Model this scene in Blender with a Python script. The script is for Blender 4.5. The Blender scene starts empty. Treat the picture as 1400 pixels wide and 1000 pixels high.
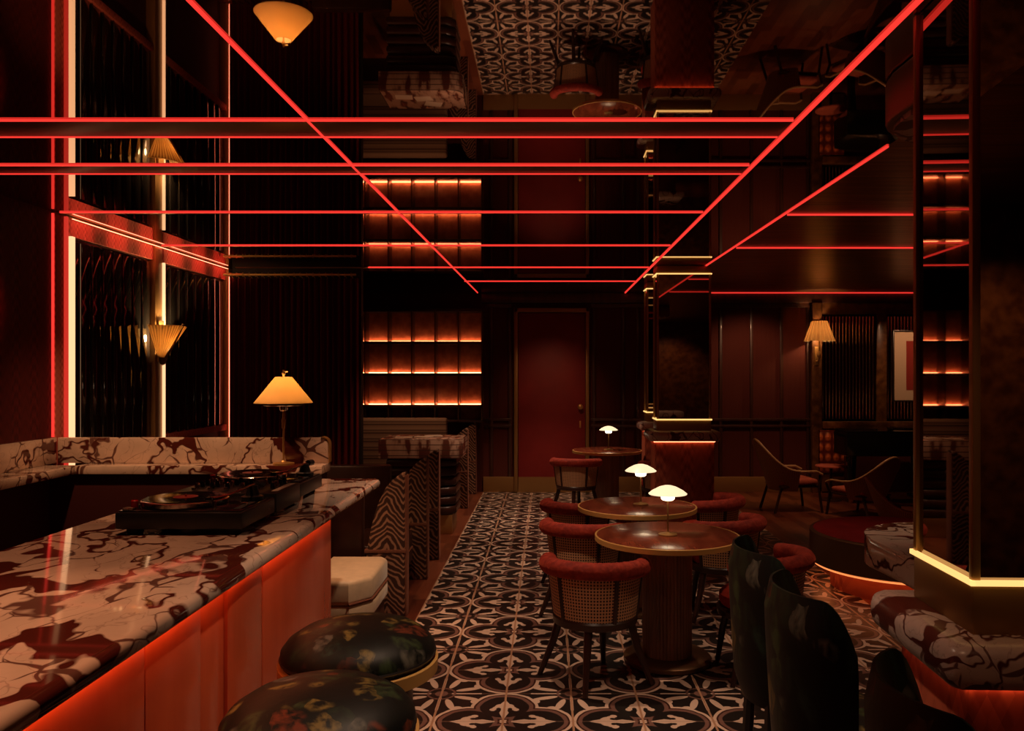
import bpy, bmesh, math, random
from mathutils import Vector, Matrix
random.seed(7)
PI = math.pi
S = bpy.context.scene
C = S.collection
VX, VY, F, HC = 748.0, 508.0, 1114.0, 1.7      # vanishing point, focal length in pixels, eye height
ZC = 2.8                                        # ceiling
def PX(px, d): return (px - VX) * d / F
def PZ(py, d): return HC - (py - VY) * d / F
def DC(py, z=ZC): return (z - HC) * F / (VY - py)

# ------------------------------------------------------------------ node expression helper
class E:
    def __init__(s, nt, sock): s.nt, s.s = nt, sock
    def _m(s, op, *a, clamp=False):
        n = s.nt.nodes.new('ShaderNodeMath'); n.operation = op; n.use_clamp = clamp
        for i, v in enumerate((s,) + a):
            if isinstance(v, E): s.nt.links.new(v.s, n.inputs[i])
            else: n.inputs[i].default_value = v
        return E(s.nt, n.outputs[0])
    def __add__(s, o): return s._m('ADD', o)
    def __radd__(s, o): return s._m('ADD', o)
    def __sub__(s, o): return s._m('SUBTRACT', o)
    def __rsub__(s, o): return (s * -1.0) + o
    def __mul__(s, o): return s._m('MULTIPLY', o)
    def __rmul__(s, o): return s._m('MULTIPLY', o)
    def __truediv__(s, o): return s._m('DIVIDE', o)
    def abs(s): return s._m('ABSOLUTE')
    def ping(s, v): return s._m('PINGPONG', v)
    def frac(s): return s._m('FRACT')
    def floor(s): return s._m('FLOOR')
    def mod(s, v): return s._m('FLOORED_MODULO', v)
    def min(s, o): return s._m('MINIMUM', o)
    def max(s, o): return s._m('MAXIMUM', o)
    def sqrt(s): return s._m('SQRT')
    def sin(s): return s._m('SINE')
    def lt(s, v): return s._m('LESS_THAN', v)
    def gt(s, v): return s._m('GREATER_THAN', v)
    def sat(s): return s._m('ADD', 0.0, clamp=True)
    def soft(s, lo, hi):                        # 0 below lo, 1 above hi
        n = s.nt.nodes.new('ShaderNodeMapRange'); n.interpolation_type = 'SMOOTHSTEP'
        s.nt.links.new(s.s, n.inputs[0]); n.inputs[1].default_value = lo; n.inputs[2].default_value = hi
        return E(s.nt, n.outputs[0])
def ln(x, y): return (x * x + y * y).sqrt()

class M:
    """one procedural material"""
    def __init__(s, name, col=(.5, .5, .5), rough=.5, metal=0.0, spec=.5, coat=0.0, emit=None, es=0.0, trans=0.0):
        s.m = bpy.data.materials.new(name); s.m.use_nodes = True
        s.nt = s.m.node_tree; s.b = s.nt.nodes['Principled BSDF']
        s.set('Base Color', (*col, 1)); s.set('Roughness', rough); s.set('Metallic', metal)
        s.set('Specular IOR Level', spec); s.set('Coat Weight', coat); s.set('Coat Roughness', .08)
        if trans: s.set('Transmission Weight', trans)
        if emit: s.set('Emission Color', (*emit, 1)); s.set('Emission Strength', es)
    def set(s, k, v): s.b.inputs[k].default_value = v
    def co(s, scale=1.0, kind='Object', sc3=None, dist=0.0, dscale=3.0):
        t = s.nt.nodes.new('ShaderNodeTexCoord'); o = t.outputs[kind]
        if dist:
            n = s.nt.nodes.new('ShaderNodeTexNoise'); n.inputs['Scale'].default_value = dscale; n.inputs['Detail'].default_value = 3
            s.nt.links.new(o, n.inputs['Vector'])
            v = s.nt.nodes.new('ShaderNodeVectorMath'); v.operation = 'MULTIPLY_ADD'
            s.nt.links.new(n.outputs['Color'], v.inputs[0]); v.inputs[1].default_value = (dist,) * 3
            s.nt.links.new(o, v.inputs[2]); o = v.outputs[0]
        mp = s.nt.nodes.new('ShaderNodeMapping'); mp.inputs['Scale'].default_value = sc3 or (scale,) * 3
        s.nt.links.new(o, mp.inputs[0]); return mp.outputs[0]
    def xyz(s, kind='Object'):
        t = s.nt.nodes.new('ShaderNodeTexCoord'); n = s.nt.nodes.new('ShaderNodeSeparateXYZ')
        s.nt.links.new(t.outputs[kind], n.inputs[0]); return [E(s.nt, o) for o in n.outputs]
    def noise(s, scale, detail=3, co=None, out='Fac'):
        n = s.nt.nodes.new('ShaderNodeTexNoise'); n.inputs['Scale'].default_value = scale; n.inputs['Detail'].default_value = detail
        s.nt.links.new(co or s.co(), n.inputs['Vector'])
        return E(s.nt, n.outputs[0])
    def voro(s, scale, co=None, feature='F1', out=0):
        n = s.nt.nodes.new('ShaderNodeTexVoronoi'); n.feature = feature; n.inputs['Scale'].default_value = scale
        s.nt.links.new(co or s.co(), n.inputs['Vector']); return E(s.nt, n.outputs[out])
    def wave(s, scale, dist, co=None, dscale=1.0, axis='X', detail=2):
        n = s.nt.nodes.new('ShaderNodeTexWave'); n.bands_direction = axis
        n.inputs['Scale'].default_value = scale; n.inputs['Distortion'].default_value = dist
        n.inputs['Detail'].default_value = detail; n.inputs['Detail Scale'].default_value = dscale
        s.nt.links.new(co or s.co(), n.inputs['Vector']); return E(s.nt, n.outputs[1])
    def ramp(s, fac, stops):
        n = s.nt.nodes.new('ShaderNodeValToRGB'); cr = n.color_ramp
        while len(cr.elements) < len(stops): cr.elements.new(.5)
        for e, (p, c) in zip(cr.elements, stops): e.position = p; e.color = (*c, 1)
        s.nt.links.new(fac.s, n.inputs[0]); return n.outputs[0]
    def mix(s, fac, a, b):
        n = s.nt.nodes.new('ShaderNodeMix'); n.data_type = 'RGBA'
        s.nt.links.new(fac.s, n.inputs[0])
        for i, v in ((6, a), (7, b)):
            if isinstance(v, tuple): n.inputs[i].default_value = (*v, 1)
            else: s.nt.links.new(v, n.inputs[i])
        return n.outputs[2]
    def color(s, sock): s.nt.links.new(sock, s.b.inputs['Base Color']); return s
    def rough(s, e): s.nt.links.new(e.s, s.b.inputs['Roughness']); return s
    def bump(s, e, strength=.3, dist=.01):
        n = s.nt.nodes.new('ShaderNodeBump'); n.inputs['Strength'].default_value = strength; n.inputs['Distance'].default_value = dist
        s.nt.links.new(e.s, n.inputs['Height']); s.nt.links.new(n.outputs[0], s.b.inputs['Normal']); return s

# ------------------------------------------------------------------ materials
MT = {}
def plain(k, *a, **kw): MT[k] = M(k, *a, **kw).m
plain('brass', (.60, .34, .11), .40, .7)
plain('bright_brass', (.72, .42, .13), .42, .35)
plain('old_brass', (.36, .19, .065), .45, .6)
plain('bronze', (.17, .085, .04), .40, .7)
plain('chrome', (.7, .62, .55), .15, 1.0)
plain('black_gloss', (.006, .005, .005), .12, 0, .6)
plain('black_satin', (.012, .010, .010), .38)
plain('black_rubber', (.01, .01, .01), .7)
plain('mirror', (.50, .40, .34), .015, 1.0)
plain('column_mirror', (.36, .28, .24), .02, 1.0)
plain('red_led', (.1, .0, .0), .5, emit=(1.0, .042, .030), es=1.1)
plain('red_glow', (.1, .0, .0), .5, emit=(1.0, .05, .03), es=.62)
plain('red_cove_led', (.1, .0, .0), .5, emit=(1.0, .24, .075), es=7.5)
plain('ottoman_led', (.1, .0, .0), .5, emit=(1.0, .26, .07), es=1.3)
plain('warm_led', (.2, .15, .1), .5, emit=(1.0, .53, .26), es=1.4)
plain('amber_led', (.2, .15, .1), .5, emit=(1.0, .57, .18), es=1.35)
plain('shelf_led', (.2, .1, .1), .5, emit=(1.0, .24, .09), es=12.0)
plain('frieze_led', (.2, .1, .1), .5, emit=(1.0, .20, .11), es=6.0)
plain('rail_led', (.2, .1, .1), .5, emit=(1.0, .24, .10), es=7.5)
plain('opal_glass', (.5, .42, .3), .35, emit=(1.0, .76, .46), es=1.1)
plain('opal_core', (.8, .7, .55), .35, emit=(1.0, .80, .52), es=5.0)
plain('dark_frame', (.02, .012, .01), .3)
plain('dark_wood_leg', (.035, .013, .008), .32)
plain('cream_mat', (.62, .45, .30), .8)
plain('art_red', (.28, .02, .012), .8)
plain('paper', (.6, .48, .38), .7)
plain('ivory', (.7, .62, .5), .3)
plain('red_glass', (.35, .01, .01), .1, coat=.5)
plain('burgundy', (.05, .006, .005), .6)
plain('black_wall', (.012, .006, .005), .7)

def marble(k, scale=1.0, base=(.74, .55, .43), vein=(.085, .016, .010), rough=.13, thick=1.0, sc3=None):
    m = M(k, rough=rough, spec=.5)
    co = m.co(sc3=sc3 or (scale,) * 3, dist=.30, dscale=2.6)
    n1 = (m.noise(2.1, 3, co) - .5).abs(); cl = m.noise(1.5, 2, co).soft(.44, .66)
    w1 = cl * .060 * thick + .006
    v1 = 1.0 - ((n1 - w1) / .012).sat()
    e2 = m.voro(4.2, co, 'DISTANCE_TO_EDGE'); n2 = m.noise(3.1, 2, co)
    v2 = (1.0 - ((e2 - (n2 - .50) * .30 * thick) / .022).sat()) * .9
    n3 = (m.noise(6.5, 3, co) - .5).abs(); v3 = (1.0 - (n3 / .012).sat()) * .35
    b = m.ramp(m.noise(4.0, 4, co), [(.3, tuple(c * .78 for c in base)), (.7, base)])
    m.color(m.mix(v1.max(v2).max(v3), b, vein)); MT[k] = m.m
marble('marble_bar', 1.15, sc3=(1.5, .95, 1.2), rough=.055)
marble('marble_ledge', 1.5)
marble('marble_rail', 2.4, base=(.60, .41, .35), thick=1.7, rough=.3)

def fabric(k, col, var=.35, rough=.85, scale=60, bump=.25):
    m = M(k, rough=rough, spec=.25)
    n = m.noise(scale, 3); n2 = m.noise(6, 2)
    m.color(m.ramp(n * .5 + n2 * .5, [(.3, tuple(c * (1 - var) for c in col)), (.7, tuple(c * (1 + var) for c in col))]))
    m.bump(n, bump, .004); m.set('Sheen Weight', .3); m.set('Sheen Tint', (*[min(1, c * 3 + .02) for c in col], 1)); MT[k] = m.m
fabric('red_velvet', (.34, .028, .012))
fabric('red_carpet', (.20, .006, .006), scale=120)
fabric('cream_leather', (.62, .47, .30), .15, .45, 20, .1)
fabric('dark_leather', (.035, .012, .008), .3, .35, 12, .2)
fabric('pink_seat', (.45, .10, .06))

# ruffled roll: fine radial gathers
m = M('red_roll', rough=.8, spec=.3)
n = m.noise(28, 3); m.color(m.ramp(n, [(.3, (.17, .012, .007)), (.7, (.34, .032, .015))])); m.bump(n, .5, .012); m.set('Sheen Weight', .4); m.set('Sheen Tint', (.9, .15, .08, 1)); MT['red_roll'] = m.m

# floral velvet
m = M('floral_velvet', rough=.5, spec=.22)
co = m.co(dist=.12, dscale=7, sc3=(1, 1, .75))
v = m.voro(13, co, 'F1'); n3 = m.noise(38, 3, m.co(sc3=(1, 1, .3), dist=.1, dscale=6)); cid = m.noise(2.7, 1, m.co(1.6)); 
vn = m.nt.nodes.new('ShaderNodeTexVoronoi'); vn.inputs['Scale'].default_value = 13; m.nt.links.new(co, vn.inputs['Vector'])
sp = m.nt.nodes.new('ShaderNodeSeparateColor'); m.nt.links.new(vn.outputs['Color'], sp.inputs[0]); rnd = E(m.nt, sp.outputs[0]); rn2 = E(m.nt, sp.outputs[1])
pet = m.ramp(rnd, [(.0, (.012, .022, .010)), (.26, (.035, .055, .020)), (.46, (.16, .034, .014)), (.56, (.20, .14, .035)), (.68, (.12, .11, .085)), (.84, (.014, .034, .022))])
for e in m.nt.nodes:
    if e.type == 'VALTORGB': e.color_ramp.interpolation = 'CONSTANT'
mask = (1.0 - (v + n3 * .30).soft(.62, .80)) * rn2.soft(.14, .24) * ((n3 - .38) * 4.0).sat() * .75
m.color(m.mix(mask, (.0035, .0045, .0035), pet)); m.bump(n3, .12, .004); m.set('Sheen Weight', .05); m.set('Sheen Tint', (.25, .2, .15, 1)); MT['floral_velvet'] = m.m

# zebra woven fabric: chevron lines
m = M('zebra_fabric', rough=.8, spec=.25)
x, y, z = m.xyz()
nz = m.noise(5.0, 2); nz2 = m.noise(17, 2)
ph = (z * 1.0 + (x * 7.0 + .9).ping(.8) * .14 + nz * .20 + nz2 * .03) * 38.0
ln1 = (ph * 3.6).sin().soft(-.1, .8)
m.color(m.mix(ln1, (.05, .022, .015), (.34, .185, .115))); MT['zebra_fabric'] = m.m
fabric('wing_edge', (.16, .060, .035), .25)
# horizontally striped bench cloth
m = M('striped_cloth', rough=.8, spec=.2)
x, y, z = m.xyz(); st = (z * 9.0 + .35).frac()
m.color(m.ramp(st, [(.0, (.30, .19, .12)), (.32, (.24, .13, .085)), (.40, (.05, .022, .016)), (.62, (.30, .19, .12)), (.72, (.09, .04, .03)), (.9, (.32, .2, .13))])); MT['striped_cloth'] = m.m
# layered slab
m = M('layered_slab', rough=.25)
x, y, z = m.xyz(); n = m.noise(4, 3, m.co(sc3=(3, 1, 1)))
m.color(m.mix((z * 18).frac().soft(.80, .9), m.ramp(n, [(.42, (.42, .27, .20)), (.5, (.36, .22, .16)), (.58, (.10, .03, .02))]), (.06, .03, .02))); MT['layered_slab'] = m.m

# cane weave
m = M('cane', rough=.55, spec=.4)
x, y, z = m.xyz(); 
t = m.nt.nodes.new('ShaderNodeTexCoord'); uv = m.nt.nodes.new('ShaderNodeSeparateXYZ'); m.nt.links.new(t.outputs['UV'], uv.inputs[0])
u_, v_ = E(m.nt, uv.outputs[0]), E(m.nt, uv.outputs[1])
hu = (u_ * 58.0).frac(); hv = (v_ * 58.0).frac()
hole = hu.gt(.40) * hv.gt(.40)
m.color(m.mix(hole, (.58, .32, .17), (.05, .02, .012))); MT['cane'] = m.m
m = M('rattan', rough=.5, spec=.4)
t = m.nt.nodes.new('ShaderNodeTexCoord'); uv = m.nt.nodes.new('ShaderNodeSeparateXYZ'); m.nt.links.new(t.outputs['UV'], uv.inputs[0])
u_, v_ = E(m.nt, uv.outputs[0]), E(m.nt, uv.outputs[1])
wv = (u_ * 60.0).frac().gt(.45) * (v_ * 60.0).frac().gt(.3)
m.color(m.mix(wv, (.36, .20, .085), (.10, .05, .022))); MT['rattan'] = m.m

# fan sconce and pleated shades (lit from inside)
def lit_shade(k, c1, c2, freq):
    """translucent shade: the bulb inside lights it"""
    m = M(k, c1, .6); t = m.nt.nodes.new('ShaderNodeTexCoord'); uv = m.nt.nodes.new('ShaderNodeSeparateXYZ'); m.nt.links.new(t.outputs['UV'], uv.inputs[0])
    u_ = E(m.nt, uv.outputs[0]); p = (u_ * freq).frac().soft(.35, .6)
    c = m.mix(p, c1, c2); m.color(c)
    tr = m.nt.nodes.new('ShaderNodeBsdfTranslucent'); m.nt.links.new(c, tr.inputs[0])
    mx_ = m.nt.nodes.new('ShaderNodeMixShader'); mx_.inputs[0].default_value = .72
    m.nt.links.new(m.b.outputs[0], mx_.inputs[1]); m.nt.links.new(tr.outputs[0], mx_.inputs[2])
    m.nt.links.new(mx_.outputs[0], m.nt.nodes['Material Output'].inputs[0]); MT[k] = m.m
lit_shade('pleated_shade', (.86, .70, .46), (.40, .26, .13), 20)
lit_shade('fan_glass', (.86, .64, .34), (.40, .22, .08), 26)
lit_shade('paper_shade', (.84, .62, .34), (.82, .59, .31), 1)

# woods
def wood(k, c1, c2, rough=.35, sc=(1, 8, 1), coat=.3, scale=3):
    m = M(k, rough=rough, coat=coat); n = m.noise(scale, 5, m.co(sc3=sc))
    m.color(m.ramp(n, [(.35, c1), (.65, c2)])); MT[k] = m.m
wood('panel_wood', (.040, .012, .007), (.072, .022, .011), .42, (6, 6, .6))
wood('burl', (.07, .024, .009), (.17, .07, .022), .3, (3, 3, 3), .4, 4)
wood('shelf_back', (.50, .22, .12), (.72, .36, .20), .6, (3, 3, 3), 0, 4)
wood('table_wood', (.11, .022, .011), (.22, .05, .022), .24, (6, 1, 1), .3)
wood('fluted_wood', (.20, .085, .045), (.32, .14, .075), .4, (8, 8, 1))
wood('bar_red', (.62, .105, .040), (.68, .125, .048), .25, (1, 3, .5), .3)
wood('red_lacquer', (.20, .009, .008), (.24, .012, .010), .6, (1, 1, 1), 0)
wood('soffit_wood', (.20, .085, .030), (.46, .21, .08), .30, (.5, 7, 1), 0, 4)
bpy.data.materials['soffit_wood'].node_tree.nodes['Principled BSDF'].inputs['Metallic'].default_value = .75

# damask wall (woven chevrons)
def damask(k, c1, c2, f=22.0):
    m = M(k, rough=.75, spec=.25)
    x, y, z = m.xyz(); h = x + y
    zig = ((h * f).ping(1.0) + z * f * .5).frac()
    zig2 = ((h * f * .5).ping(1.0) * 2.0 - z * f * .5).frac()
    p = zig.soft(.35, .6) * .6 + zig2.soft(.4, .6) * .4
    m.color(m.mix(p, c1, c2)); m.bump(p, .4, .006); MT[k] = m.m
damask('damask_wall', (.05, .005, .004), (.095, .010, .007))
damask('frieze', (.34, .07, .05), (.60, .16, .11), 40.0)
damask('base_tiles', (.30, .060, .030), (.52, .13, .065), 14.0)
damask('grass_cloth', (.075, .012, .007), (.11, .020, .011), 60.0)

# parquet
m = M('parquet', rough=.28, coat=.3)
x, y, z = m.xyz()
row = (x * 9.0).floor(); off = row * .37
bl = ((y * 1.7 + off).floor() * 7.13 + row * 3.7).sin().abs()
n = m.noise(4, 4, m.co(sc3=(12, 1.2, 1)))
m.color(m.ramp(bl * .55 + n * .45, [(.15, (.075, .017, .009)), (.5, (.15, .038, .018)), (.85, (.24, .070, .032))]))
MT['parquet'] = m.m

# encaustic tiles
m = M('encaustic', rough=.34, spec=.4)
x, y, z = m.xyz(); W = .341
u = (x + .215) / W; v = (y - 3.954) / W
wob = m.noise(9, 2, m.co()) * .05 - .025
a = u.abs().ping(1.0); b = v.abs().ping(1.0)
s_ = a.max(b); t_ = a.min(b)
e_ = s_ - .5 + wob; tt = t_ + wob
r = ln(e_, tt)
inside = r.lt(.385)
ring_g = r.gt(.365) * r.lt(.425)
ring_c = r.gt(.455) * r.lt(.505)
# fleur in each lobe
pal = ln((e_ + .0) / .105, (tt - .065) / .085).lt(1.0)
pal = pal.max(ln((e_ + .09) / .05, (tt - .175) / .045).lt(1.0))
pal = pal.max(ln((e_ + .045) / .06, (tt - .13) / .05).lt(1.0))
pal = pal.max(((e_ - .07).abs() / .19 + tt / .085).lt(1.0))
pal = pal.max(((e_ + .2).abs() / .24 + tt / .075).lt(1.0))
notch = ln((e_ + .075) / .045, (tt - .085) / .035).lt(1.0)
pal = pal * (1.0 - notch)
# rosette in each corner
ca = (1.0 - a); cb = (1.0 - b); mm = ca.max(cb); nn = ca.min(cb); q = ln(ca, cb)
leafc = ln((mm - .40) / .19, (nn - .17 - (mm - .40) * .30) / .058).lt(1.0)
leafc = leafc.max(ln((mm - .56) / .085, (nn - .30) / .085).lt(1.0))
leafc = leafc.max((nn.lt(.022)) * mm.gt(.16) * mm.lt(.62))
grey = q.lt(.10).max(q.gt(.19) * q.lt(.225))
out = 1.0 - r.lt(.505)
dark, cream, mauve, brown = (.014, .010, .009), (.60, .43, .33), (.17, .085, .066), (.045, .016, .012)
col = m.mix(inside, brown, dark)
col = m.mix(out, col, dark)
col = m.mix(ring_g, col, mauve)
col = m.mix(ring_c, col, cream)
col = m.mix(pal * inside, col, cream)
col = m.mix(leafc * out, col, cream)
col = m.mix(grey * out, col, mauve)
gr = a.lt(.016).max(a.gt(.984)); gr2 = b.lt(.008).max(b.gt(.992))
col = m.mix(gr2 * .6, col, (.26, .14, .09))
col = m.mix(gr, col, (.40, .215, .125))
stain = m.noise(2.2, 4); hs = m.nt.nodes.new('ShaderNodeHueSaturation'); m.nt.links.new(col, hs.inputs['Color'])
sv = stain * .6 + .7; m.nt.links.new(sv.s, hs.inputs['Value'])
m.color(hs.outputs[0]); m.rough(stain * .25 + .22); MT['encaustic'] = m.m
# curtain
m = M('curtain', rough=.85, spec=.2); n = m.noise(3, 3, m.co(sc3=(14, 14, .3)))
m.color(m.ramp(n, [(.3, (.07, .006, .006)), (.7, (.17, .014, .012))])); m.set('Sheen Weight', .3); m.set('Sheen Tint', (.7, .06, .05, 1)); MT['curtain'] = m.m
# quilted lit panel
m = M('quilted_panel', rough=.35); x, y, z = m.xyz()
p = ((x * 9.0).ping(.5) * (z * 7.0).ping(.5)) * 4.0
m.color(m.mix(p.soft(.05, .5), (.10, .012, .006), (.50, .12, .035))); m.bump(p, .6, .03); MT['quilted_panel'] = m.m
# fluted dark glass
m = M('fluted_glass', (.010, .008, .007), .06, 0, .7, coat=1.0); MT['fluted_glass'] = m.m
plain('clear_flute', (.30, .20, .14), .10, 1.0)

# ------------------------------------------------------------------ mesh builder
class MB:
    def __init__(s): s.bm = bmesh.new(); s.uv = s.bm.loops.layers.uv.new('UVMap'); s.mats = []
    def _box_faces(s, vs):
        for f in ((0, 3, 2, 1), (4, 5, 6, 7), (0, 1, 5, 4), (1, 2, 6, 5), (2, 3, 7, 6), (3, 0, 4, 7)):
            s.bm.faces.new([vs[i] for i in f])
    def box(s, x0, x1, y0, y1, z0, z1, bev=0.0, seg=2, taper=0.0):
        x0, x1 = min(x0, x1), max(x0, x1); y0, y1 = min(y0, y1), max(y0, y1); z0, z1 = min(z0, z1), max(z0, z1)
        n0 = len(s.bm.verts)
        t = taper
        vs = [s.bm.verts.new(p) for p in ((x0 + t, y0 + t, z0), (x1 - t, y0 + t, z0), (x1 - t, y1 - t, z0), (x0 + t, y1 - t, z0), (x0, y0, z1), (x1, y0, z1), (x1, y1, z1), (x0, y1, z1))]
        s._box_faces(vs)
        if bev:
            ed = {e for v in vs for e in v.link_edges}
            bmesh.ops.bevel(s.bm, geom=list(ed), offset=bev, segments=seg, profile=.5, affect='EDGES')
        return s
    def lathe(s, prof, cx=0, cy=0, cz=0, seg=24, a0=0, a1=2 * PI, sy=1.0, capb=True, capt=True):
        full = abs(a1 - a0 - 2 * PI) < 1e-6; n = seg if full else seg + 1
        rings = []
        for (r, z) in prof:
            rings.append([s.bm.verts.new((cx + r * math.cos(a0 + (a1 - a0) * i / seg), cy + sy * r * math.sin(a0 + (a1 - a0) * i / seg), cz + z)) for i in range(n)])
        for k in range(len(rings) - 1):
            for i in range(seg):
                j = (i + 1) % n
                f = s.bm.faces.new((rings[k][i], rings[k][j], rings[k + 1][j], rings[k + 1][i]))
                for l, (uu, vv) in zip(f.loops, ((i / seg, k), ((i + 1) / seg, k), ((i + 1) / seg, k + 1), (i / seg, k + 1))): l[s.uv].uv = (uu, vv / max(1, len(rings) - 1))
        if full:
            if capb and prof[0][0] > 1e-5: s.bm.faces.new(rings[0][::-1])
            if capt and prof[-1][0] > 1e-5: s.bm.faces.new(rings[-1])
        return s
    def tube(s, pts, r, seg=10, cap=True, closed=False, rfun=None, sq=None):
        pts = [Vector(p) for p in pts]; n = len(pts); rings = []; up = None
        for i, p in enumerate(pts):
            if closed: d = pts[(i + 1) % n] - pts[i - 1]
            else: d = pts[min(i + 1, n - 1)] - pts[max(i - 1, 0)]
            d.normalize()
            if up is None: up = Vector((0, 0, 1)) if abs(d.z) < .9 else Vector((1, 0, 0))
            side = d.cross(up).normalized(); u2 = side.cross(d).normalized(); up = u2
            rr = rfun(i / (n - 1)) if rfun else (r[i] if isinstance(r, (list, tuple)) else r)
            ring = []
            for k in range(seg):
                t = 2 * PI * k / seg + (PI / 4 if sq else 0)
                ring.append(s.bm.verts.new(p + side * (math.cos(t) * rr) + u2 * (math.sin(t) * rr)))
            rings.append(ring)
        m = n if closed else n - 1
        for i in range(m):
            A, B = rings[i], rings[(i + 1) % n]
            for k in range(seg): s.bm.faces.new((A[k], A[(k + 1) % seg], B[(k + 1) % seg], B[k]))
        if cap and not closed: s.bm.faces.new(rings[0][::-1]); s.bm.faces.new(rings[-1])
        return s
    def prism(s, poly, axis, lo, hi, bev=0.0, seg=2):
        def mk(a, b, c):
            return {'x': (c, a, b), 'y': (a, c, b), 'z': (a, b, c)}[axis]
        A = [s.bm.verts.new(mk(a, b, lo)) for a, b in poly]; B = [s.bm.verts.new(mk(a, b, hi)) for a, b in poly]
        n = len(poly); fs = [s.bm.faces.new(A), s.bm.faces.new(B)]
        for i in range(n): s.bm.faces.new((A[i], A[(i + 1) % n], B[(i + 1) % n], B[i]))
        if bev:
            ed = {e for f in fs for e in f.edges}
            bmesh.ops.bevel(s.bm, geom=list(ed), offset=bev, segments=seg, profile=.5, affect='EDGES')
        return s
    def grid(s, rows, close=False, mat=0, us=1.0, vs=1.0):
        V = [[s.bm.verts.new(p) for p in r] for r in rows]; nr, nc = len(rows), len(rows[0])
        for i in range(nr - 1):
            for j in range(nc if close else nc - 1):
                k = (j + 1) % nc
                f = s.bm.faces.new((V[i][j], V[i][k], V[i + 1][k], V[i + 1][j])); f.material_index = mat
                for l, (uu, vv) in zip(f.loops, ((j, i), (j + 1, i), (j + 1, i + 1), (j, i + 1))): l[s.uv].uv = (uu / (nc - 1) * us, vv / (nr - 1) * vs)
        return V
    def shell(s, outer, inner):
        """closed thick surface between two equal grids of points"""
        V, U = s.grid(outer), s.grid([r[::-1] for r in inner])
        U = [r[::-1] for r in U]; nr, nc = len(V), len(V[0])
        for j in range(nc - 1):
            s.bm.faces.new((V[0][j], U[0][j], U[0][j + 1], V[0][j + 1])); s.bm.faces.new((V[-1][j], V[-1][j + 1], U[-1][j + 1], U[-1][j]))
        for i in range(nr - 1):
            s.bm.faces.new((V[i][0], V[i + 1][0], U[i + 1][0], U[i][0])); s.bm.faces.new((V[i][-1], U[i][-1], U[i + 1][-1], V[i + 1][-1]))
        return s
    def build(s, name, mat, parent=None, smooth=40, rot=None):
        bmesh.ops.recalc_face_normals(s.bm, faces=s.bm.faces[:])
        me = bpy.data.meshes.new(name)
        if rot: bmesh.ops.transform(s.bm, matrix=rot, verts=s.bm.verts[:])
        s.bm.to_mesh(me); s.bm.free()
        for k in ([mat] if isinstance(mat, str) else mat): me.materials.append(MT[k])
        if smooth:
            me.shade_smooth(); me.set_sharp_from_angle(angle=math.radians(smooth))
        o = bpy.data.objects.new(name, me); C.objects.link(o)
        if parent: o.parent = parent
        return o

def tag(o, label, cat, group=None):
    o['label'] = label; o['category'] = cat
    if group: o['group'] = group
    return o
def thing(name, label, cat, loc=(0, 0, 0), rz=0.0, group=None):
    o = bpy.data.objects.new(name, None); C.objects.link(o); o.empty_display_size = .1
    o.location = loc; o.rotation_euler = (0, 0, rz); return tag(o, label, cat, group)
def struct(o): o['kind'] = 'structure'; return o
def dup(root, loc, rz, label, group=None):
    r = root.copy(); C.objects.link(r); r.location = loc; r.rotation_euler = (0, 0, rz); r['label'] = label
    if group: r['group'] = group
    for ch in list(root.children):
        c = ch.copy(); C.objects.link(c); c.parent = r
        for g in list(ch.children):
            d = g.copy(); C.objects.link(d); d.parent = c
    return r
def B(*a, **k): return MB().box(*a, **k)
def arc(cx, cy, r, a0, a1, n=8): return [(cx + r * math.cos(a0 + (a1 - a0) * i / n), cy + r * math.sin(a0 + (a1 - a0) * i / n)) for i in range(n + 1)]
R = math.radians

# ================================================================== camera
cam = bpy.data.cameras.new('camera'); co_ = bpy.data.objects.new('camera', cam); C.objects.link(co_)
cam.sensor_width = 36; cam.sensor_fit = 'HORIZONTAL'; cam.lens = F / 1400 * 36
cam.shift_x = -(VX - 700) / 1400; cam.shift_y = (VY - 500) / 1400; cam.clip_start = .05
co_.location = (0, 0, HC); co_.rotation_euler = (PI / 2, 0, 0); S.camera = co_

# ================================================================== the setting
YB, XL, XR, YF = 11.5, -3.4, 6.2, -1.3
TX0, TX1 = -.90, 2.35
mb = MB()
for (x0, x1, mi) in ((XL - .2, TX0, 0), (TX0, TX1, 1), (TX1, XR + .1, 0)):
    f = mb.bm.faces.new([mb.bm.verts.new(p) for p in ((x0, YF - .1, 0), (x1, YF - .1, 0), (x1, YB + .1, 0), (x0, YB + .1, 0))]); f.material_index = mi
struct(mb.build('floor', ['parquet', 'encaustic'], smooth=None))
XS = 1.66
mb = MB()
mb.box(XL - .2, XS, YF - .1, YB + .1, ZC, ZC + .1)
for f in mb.bm.faces: f.material_index = 0
k = len(mb.bm.faces)
mb.box(XS, XR + .1, YF - .1, YB + .1, ZC, ZC + .1); mb.bm.faces.ensure_lookup_table()
for f in mb.bm.faces[k:]: f.material_index = 1
struct(mb.build('ceiling', ['mirror', 'soffit_wood'], smooth=None))
struct(B(XL - .2, XR + .1, YB, YB + .1, 0, ZC).build('wall_back', 'grass_cloth', smooth=None))
struct(B(XL - .1, XL, YF, 5.60, 0, ZC).build('wall_left', 'damask_wall', smooth=None))
struct(B(XL - .2, XL - .08, 5.60, YB, 0, ZC).build('wall_side', 'black_wall', smooth=None))
struct(B(XR, XR + .1, YF, YB, 0, ZC).build('wall_right', 'burl', smooth=None))
struct(B(XL - .2, XR + .1, YF - .1, YF, 0, ZC).build('wall_front', 'burl', smooth=None))
# wall that carries the curtain, and its return to the back wall
struct(B(XL - .08, -1.99, 8.72, 8.82, 0, ZC).build('wall_curtain', 'black_wall', smooth=None))
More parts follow.
